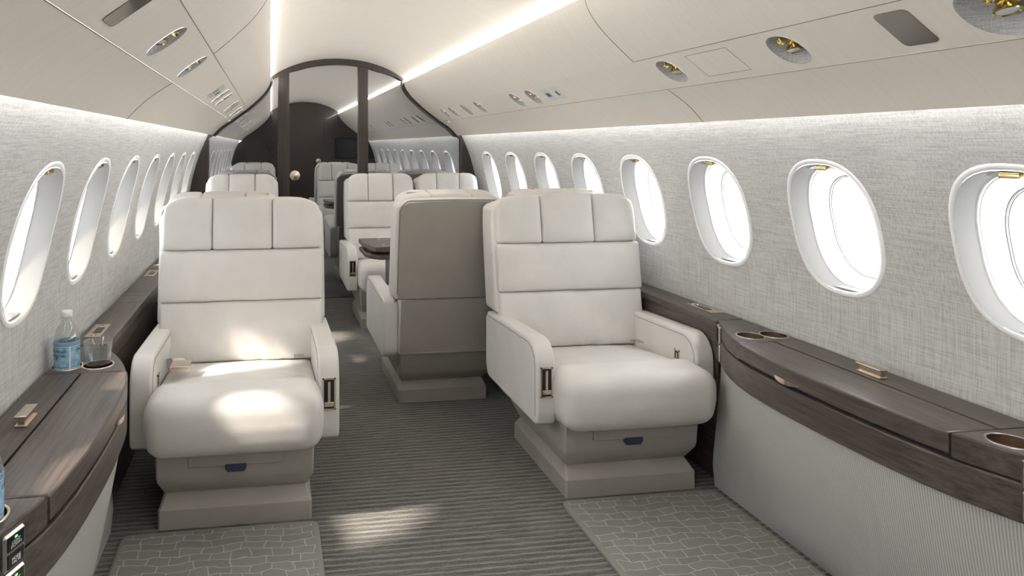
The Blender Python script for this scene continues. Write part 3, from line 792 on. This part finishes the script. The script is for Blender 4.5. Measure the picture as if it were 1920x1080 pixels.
    # switch plates, two on the near face and two on the far curved end
    def plates(yc, words, z0):
        x = ox(yc); dx = (ox(yc+.02)-ox(yc-.02))/.04; tv = Vector((sx*dx, 1, 0)).normalized(); nv = Vector((-sx*1, dx, 0)).normalized()
        if nv.x*sx > 0: nv = -nv
        ex = tv if tv.cross(Vector((0, 0, 1))).dot(nv) > 0 else -tv
        for j, wd in enumerate(words):
            zc = z0-.0325-j*.066
            o_ = Vector((sx*x, yc, zc))-O+nv*(-.002)+ex*0
            M4 = frame4(o_, ex, (0, 0, 1), nv)
            bm = bmesh.new(); box(bm, -.026, .026, -.031, .031, -.004, .010, .004, 1)
            for v in bm.verts: v.co = M4 @ v.co
            pl = finish(bm, 'switch_plate', 'steel', t, angle=20)
            for k in range(2):
                zz = .014-.028*k
                bm = bmesh.new(); box(bm, -.019, .019, zz-.0115, zz+.0115, .009, .0112)
                for v in bm.verts: v.co = M4 @ v.co
                bt = finish(bm, 'button', 'black', pl, smooth=False)
                if wd[k]: text_obj(wd[k], .0075, 'white_print', pl, M4 @ Matrix.Translation((0, zz-.0025, .0115)), 'lettering')
                if wd[2+k]:
                    bm = bmesh.new(); box(bm, -.003, .003, zz+.006, zz+.009, .011, .0117)
                    for v in bm.verts: v.co = M4 @ v.co
                    finish(bm, 'indicator', 'green_led', pl, smooth=False)
    if sx > 0: plates(1.208, [('AUDIO\nUP', 'SPEAKER\nON', 0, 0), ('AUDIO\nUP', 'SPEAKER\nOFF', 1, 1)], .600)
    else: plates(1.255, [('LIGHT\nDOWN', 'MODE\nVALVE', 1, 0), ('LIGHT\nUP', 'AUDIO\nOFF', 1, 1)], .600)
    plates(2.305, [(0, 0, 0, 0), (0, 0, 0, 0)], .600)
    return t
m, n, l, p = newmat('cup_well_metal'); M['cup'] = m
p.inputs['Metallic'].default_value = 1; p.inputs['Roughness'].default_value = .3; p.inputs['Base Color'].default_value = lin(160, 140, 120)
M['dark_cup'] = simple('dark_cup_metal', lin(90, 95, 108), .3, 1)
cabR = side_cabinet(1); cabL = side_cabinet(-1)

def side_ledge(sx, y0, y1, label, panels):
    t = thing('side_ledge', label, 'ledge', (sx*1.13, y0, 0), group='narrow wooden side ledges'); O = Vector((sx*1.13, y0, 0))
    x0, x1 = sorted((sx*1.074, sx*1.19))
    def B(name, a, b, c, d, e, f_, bev, mat='wood'):
        bm = bmesh.new(); box(bm, a, b, c, d, e, f_, bev, 3)
        for v in bm.verts: v.co -= O
        return finish(bm, name, mat, t)
    B('ledge_top', x0, x1, y0, y1, .575, ZT, .007)
    a, b = sorted((sx*1.081, sx*1.17)); B('front_panel', a, b, y0+.001, y1-.001, .18, .578, .003)
    a, b = sorted((sx*1.10, sx*1.15)); B('toe_panel', a, b, y0+.001, y1-.001, 0, .181, 0)
    a, b = sorted((sx*1.0795, sx*1.086))
    B('front_groove', a, b, y0+.01, y1-.01, .520, .5235, 0, 'dark_recess')
    k = 0; y = y0+.62
    while y < y1-.1:
        a, b = sorted((sx*1.078, sx*1.186)); B('top_joint', a, b, y, y+.0018, ZT-.001, ZT+.0006, 0, 'line_dark'); y += (.13, .09, .95)[k % 3]; k += 1
    for (yc, kind) in panels:
        if kind == 'panel':
            a, b = sorted((sx*1.120, sx*1.172)); p_ = B('control_panel', a, b, yc-.082, yc+.082, ZT-.001, ZT+.004, .001, 'champagne')
            a, b = sorted((sx*1.130, sx*1.156)); bm = bmesh.new(); box(bm, a, b, yc-.034, yc+.034, ZT+.004, ZT+.0048)
            for v in bm.verts: v.co -= O
            finish(bm, 'display', 'black', p_, smooth=False)
            for q in (-.066, -.054, .054, .066):
                bm = bmesh.new(); lathe(bm, [(.004, .004), (.004, .0052), (.0005, .0056)], 12, Vector((sx*(1.14+(.012 if q in (-.066, .054) else 0)), yc+q, ZT))-O); finish(bm, 'button', 'steel', p_)
        else:
            bm = bmesh.new(); c = Vector((sx*1.13, yc, ZT))-O
            lathe(bm, [(.0465, 0), (.046, .0025), (.041, .0025), (.040, .0005), (.0005, .0005)], 36, c); finish(bm, 'cup_ring', 'champagne', t)
    return t
side_ledge(1, 2.348, YB-.002, 'narrow dark wood ledge along the right wall, from the side cabinet to the partition', [(2.522, 'panel'), (3.75, 'cup'), (4.9, 'cup')])
side_ledge(-1, 2.348, YB-.002, 'narrow dark wood ledge along the left wall, behind the front left armchair', [(2.522, 'panel'), (3.62, 'panel'), (3.86, 'cup'), (4.9, 'cup')])
side_ledge(1, YB2+.002, YE-.04, 'dark wood ledge along the right wall beyond the glass partition', [])
side_ledge(-1, YB2+.002, YE-.04, 'dark wood ledge along the left wall beyond the glass partition', [])

# ------------------------------------------------------------ reading lights, screens, signs in the service strips
SL = (PSU1-PSU0).normalized()
def psu_frame(sx, yc):
    c = (PSU0+PSU1)/2; o_ = Vector((sx*c.x, yc, c.z)); ex = Vector((sx*SL.x, 0, SL.z)); ey = Vector((0, 1, 0)); ez = ex.cross(ey).normalized()
    if ez.z > 0: ez = -ez           # points down into the room
    return o_, ex, ey, ez
def reading_light(sx, yc, k=1.0, ky=1.0, label='', first=None, nozzle=True):
    o_, ex, ey, ez = psu_frame(sx, yc)
    t = thing('reading_light', label, 'light', o_, group='gold reading lights in the ceiling')
    M4 = frame4((0, 0, 0), ex, ey, ez)
    a, b = .0575*k, .0535*ky; n = 32
    def ring(s, d):
        out = []
        for i in range(n):
            c_, s_ = math.cos(2*PI*i/n), math.sin(2*PI*i/n); e = 2.2
            out.append(M4 @ Vector((a*s*math.copysign(abs(c_)**(2/e), c_), b*s*math.copysign(abs(s_)**(2/e), s_), d)))
        return out
    bm = bmesh.new(); vs = grid(bm, [ring(s, d) for s, d in ((1.02, .001), (1.0, .0015), (.96, -.001), (.93, -.006), (.90, -.007), (.80, -.018), (.6, -.028), (.3, -.033), (.02, -.034))], close_u=True)
    bm.faces.new(vs[-1]); finish(bm, 'dish', 'dish', t)
    def part(name, mat, prof, off, tilt, seg=20, par=None):
        R_ = Matrix.Rotation(tilt[0], 4, 'X') @ Matrix.Rotation(tilt[1], 4, 'Y'); bm = bmesh.new(); lathe(bm, prof, seg)
        for v in bm.verts: v.co = M4 @ (R_ @ v.co+Vector(off))
        return finish(bm, name, mat, par or t)
    s = k
    part('swivel_base', 'brass', [(.020*s, 0), (.022*s, .006), (.018*s, .012), (.0005, .013)], (-.012, 0, -.031), (0, 0))
    hd = part('lamp_head', 'brass', [(.0005, -.004), (.012*s, -.003), (.0165*s, .006), (.0185*s, .015), (.0165*s, .0165), (.0145*s, .014)], (.006, .004, -.020), (.35, .5))
    part('lens', 'lens', [(.0145*s, .0135), (.0005, .0135)], (.006, .004, -.020), (.35, .5), par=hd)
    if nozzle:
        nz_ = part('air_nozzle', 'brass', [(.0005, -.006), (.008*s, -.004), (.009*s, .008), (.0115*s, .012), (.0115*s, .022), (.009*s, .023), (.008*s, .020), (.0005, .020)], (-.022*s, -.006, -.018), (-.3, -.55))
    return t
lab = {1: ['gold reading light in the right ceiling, %s' % q for q in
       ('second from the near end', 'just before the cross seam, above the second window', 'first of the close pair past the cross seam',
        'second of the close pair past the cross seam', 'single one beside the plain oval cover', 'first of the pair nearest the glass partition', 'second of the pair nearest the glass partition',
        'first of the pair just beyond the partition', 'second of the pair just beyond the partition', 'single one beyond the partition by the oval cover', 'nearer of the far small pair', 'farther of the far small pair', 'farthest of all')],
       -1: ['gold reading light in the left ceiling, %s' % q for q in
       ('nearest one in view beside the tinted screen', 'second in view', 'first of the two beside the pale sign', 'second of the two beside the pale sign', 'single one beyond the sign', 'first of the pair nearest the partition',
        'second of the pair nearest the partition', 'first just beyond the partition', 'second just beyond the partition', 'single one beyond the partition', 'nearer of the far small pair', 'farther of the far small pair', 'farthest of all')]}
for sx in (1, -1):
    first = None
    for i, yc in enumerate(HOLES[sx]):
        if first is None: first = reading_light(sx, yc, 1, 1, lab[sx][i])
        else: tree_copy(first, psu_frame(sx, yc)[0], None, 'gold reading lights in the ceiling', lab[sx][i])
    reading_light(sx, BIG[sx], 1.22, 1.36, 'large gold air outlet in a wide fabric dish, nearest in the %s ceiling' % ('right' if sx > 0 else 'left'))
    # tinted flip-down screen
    o_, ex, ey, ez = psu_frame(sx, 1.312); M4 = frame4((0, 0, 0), ex, ey, ez)
    s_ = thing('ceiling_screen', 'small tinted grey screen set flush in the %s ceiling' % ('right' if sx > 0 else 'left'), 'screen', o_)
    bm = bmesh.new(); pts = []
    for cx, cy, a0 in ((.042, .028, 0), (-.042, .028, 90), (-.042, -.028, 180), (.042, -.028, 270)):
        for q in range(5): a = math.radians(a0+q*22.5); pts.append((cx+.012*math.cos(a), cy+.012*math.sin(a)))
    prism(bm, [M4 @ Vector((x, y, 0)) for x, y in pts], (M4 @ Vector((0, 0, .0015)))); finish(bm, 'screen_glass', 'mirror', s_, smooth=False)
    bm = bmesh.new(); tube(bm, [M4 @ Vector((x*1.01, y*1.01, .0006)) for x, y in pts], .0012, 5, closed=True); finish(bm, 'screen_edge', 'line', s_)
    # blank oval cover and mirror cover further on
    for yc, q in ((4.70, 'near'), (6.80, 'far')):
        o_, ex, ey, ez = psu_frame(sx, yc); M4 = frame4((0, 0, 0), ex, ey, ez); bm = bmesh.new()
        prism(bm, [M4 @ Vector((.06*math.cos(2*PI*k/28), .05*math.sin(2*PI*k/28), 0)) for k in range(28)], M4 @ Vector((0, 0, .002)), .0008, 1)
        cv = finish(bm, 'oval_cover', 'grey_plain', smooth=False); cv.location = o_
        tag(cv, 'plain pale oval cover in the %s ceiling of the %s cabin' % ('right' if sx > 0 else 'left', q), 'cover', 'oval ceiling covers')
    # illuminated sign: two pale plates with dark green figures
    ys = 3.20 if sx > 0 else 3.33
    o_, ex, ey, ez = psu_frame(sx, ys); M4 = frame4((0, 0, 0), ex, ey, ez)
    sg = thing('cabin_sign', 'pale sign pair with small dark green figures in the %s ceiling' % ('right' if sx > 0 else 'left'), 'sign', o_)
    for k, off in enumerate((.055, -.055)):
        bm = bmesh.new(); box(bm, -.045, .045, off-.038, off+.038, 0, .002, .0008, 1)
        for v in bm.verts: v.co = M4 @ v.co
        pl = finish(bm, 'sign_plate', 'sign', sg, smooth=False)
        bm = bmesh.new()
        if k == 0: box(bm, -.012, .016, off+.004, off+.020, .002, .0028); box(bm, -.012, .016, off-.020, off-.004, .002, .0028); box(bm, 0, .005, off-.02, off+.02, .002, .0027)
        else: box(bm, -.014, .016, off-.010, off+.010, .002, .0028)
        for v in bm.verts: v.co = M4 @ v.co
        finish(bm, 'figure', 'green_print', pl, smooth=False)
    # little white downlight stud by the partition
    sp = thing('ceiling_stud', 'tiny white stud in the %s ceiling seam beside the partition frame' % ('right' if sx > 0 else 'left'), 'spotlight', (sx*.872, 5.45, 1.448))
    bm = bmesh.new(); bmesh.ops.create_uvsphere(bm, u_segments=12, v_segments=8, radius=.012); finish(bm, 'ball', 'cap', sp)
    bm = bmesh.new(); lathe(bm, [(.016, .006), (.016, .010), (.0005, .010)], 16); finish(bm, 'collar', 'steel', sp)

# service panel outline in the right ceiling
bm = bmesh.new(); o_, ex, ey, ez = psu_frame(1, 1.95); M4 = frame4(o_, ex, ey, ez)
tube(bm, [M4 @ Vector(p_) for p_ in ((-.055, -.10, 0), (-.055, .10, 0), (.05, .10, 0), (.05, -.10, 0))], .0008, 4, closed=True); struct(finish(bm, 'trim_service_panel', 'line'))

# ------------------------------------------------------------ mats
def floor_mat(x0, x1, y0, y1, label):
    t = thing('floor_mat', label, 'mat', ((x0+x1)/2, (y0+y1)/2, .0005), group='grey floor mats with a cracked pattern')
    hx, hy, r = (x1-x0)/2, (y1-y0)/2, .03
    def ol(ins):
        pts = []
        for cx, cy, a0 in ((hx-r, hy-r, 0), (-hx+r, hy-r, 90), (-hx+r, -hy+r, 180), (hx-r, -hy+r, 270)):
            for q in range(7): a = math.radians(a0+q*15); pts.append((cx+(r-ins)*math.cos(a) if r > ins else cx, cy+(r-ins)*math.sin(a)))
        return pts
    bm = bmesh.new(); vs = grid(bm, [[Vector((x, y, z)) for x, y in ol(i)] for i, z in ((0, 0), (0, .008), (.004, .012), (.012, .0135), (.018, .0135))], close_u=True); finish(bm, 'border', 'mat_edge', t)
    bm = bmesh.new(); bm.faces.new([bm.verts.new((x, y, .0137)) for x, y in ol(.017)]); finish(bm, 'patterned_surface', 'mat', t, smooth=False)
    return t
floor_mat(-1.02, -.397, 1.02, 2.30, 'grey crackle-patterned floor mat in front of the front left armchair')
floor_mat(.448, 1.035, 1.02, 2.30, 'grey crackle-patterned floor mat in front of the front right armchair')

# ------------------------------------------------------------ bottles and glass
def bottle(x, y, z, label, rot=0):
    t = thing('water_bottle', label, 'bottle', (x, y, z), group='clear water bottles with blue labels'); t.rotation_euler = (0, 0, 0)
    R = .0355
    prof = [(.0005, 0), (R*.86, 0), (R, .006), (R, .012), (R, .118), (R*.97, .130), (R*.86, .145), (R*.68, .160), (R*.46, .172), (.0135, .178), (.0125, .182), (.0150, .184), (.0150, .186), (.0115, .187), (.0115, .194)]
    bm = bmesh.new(); lathe(bm, prof, 36); finish(bm, 'bottle_body', 'bottle_glass', t)
    bm = bmesh.new(); lathe(bm, [(.0005, .002), (R*.95, .004), (R*.95, .10), (.0005, .10)], 32); finish(bm, 'water', 'water', t)
    bm = bmesh.new(); lathe(bm, [(.0142, .188), (.0150, .189), (.0150, .203), (.0138, .205), (.0005, .205)], 24); finish(bm, 'cap', 'cap', t)
    bm = bmesh.new(); lathe(bm, [(R+.0004, .014), (R+.0004, .118)], 40); lb = finish(bm, 'paper_label', 'label', t)
    for z0, z1, mt in ((.108, .118, 'label_band'), (.1185, .1195, 'label_edge'), (.043, .0450, 'label_edge'), (.048, .0492, 'navy_print'), (.106, .1072, 'label_edge'), (.104, .1048, 'navy_print')):
        bm = bmesh.new(); lathe(bm, [(R+.0008, z0), (R+.0008, z1)], 40); finish(bm, 'label_stripe', mt, lb)
    def wrap(a0, z0):
        def f(c): th = a0+c.x/(R+.001); return Vector(((R+.001+c.z)*math.cos(th), (R+.001+c.z)*math.sin(th), z0+c.y))
        return f
    sa = math.radians(-62)+rot                                 # where the label's pale seam sits
    bm = bmesh.new(); n_ = 5; rows = [[Vector(((R+.001)*math.cos(sa+(k-2)*.03), (R+.001)*math.sin(sa+(k-2)*.03), zz)) for k in range(n_)] for zz in (.043, .108)]; grid(bm, rows); finish(bm, 'label_seam', 'label_edge', lb)
    text_obj('S.PELLEGRINO', .0120, 'navy_print', lb, None, 'lettering', wrap(sa-.30, .094), .0001, 'RIGHT')
    text_obj('S.PELLEGRINO', .0120, 'navy_print', lb, None, 'lettering', wrap(sa+.42, .094), .0001, 'LEFT')
    text_obj('SPARKLING NATURAL\nMINERAL WATER', .0042, 'navy_print', lb, None, 'lettering', wrap(sa-.35, .082), .0001, 'RIGHT')
    bm = bmesh.new(); st = [Vector(((R+.001)*math.cos(sa-1.05+(k-1)*.06), (R+.001)*math.sin(sa-1.05+(k-1)*.06), 0)) for k in range(3)]
    grid(bm, [[p_+Vector((0, 0, zz)) for p_ in st] for zz in (.070, .080)]); finish(bm, 'red_star', 'red_print', lb)
    return t
ZC = .5645
bottle(-1.142, 2.136, ZC, 'clear water bottle with blue label, in the cup holder beside the tumbler')
bottle(-1.050, 1.288, ZC, 'clear water bottle with blue label, cut off at the left picture edge', .5)
gl = thing('tumbler', 'clear glass tumbler part filled with water, in the left cabinet cup holder', 'glass', (-1.055, 2.136, ZC))
bm = bmesh.new(); lathe(bm, [(.0005, .0), (.028, 0), (.030, .003), (.0405, .113), (.0400, .1145), (.0385, .113), (.0285, .010), (.0005, .009)], 40); finish(bm, 'tumbler_body', 'glass', gl)
bm = bmesh.new(); lathe(bm, [(.0005, .0105), (.0280, .0105), (.0340, .068), (.0005, .068)], 36); finish(bm, 'water', 'water', gl)
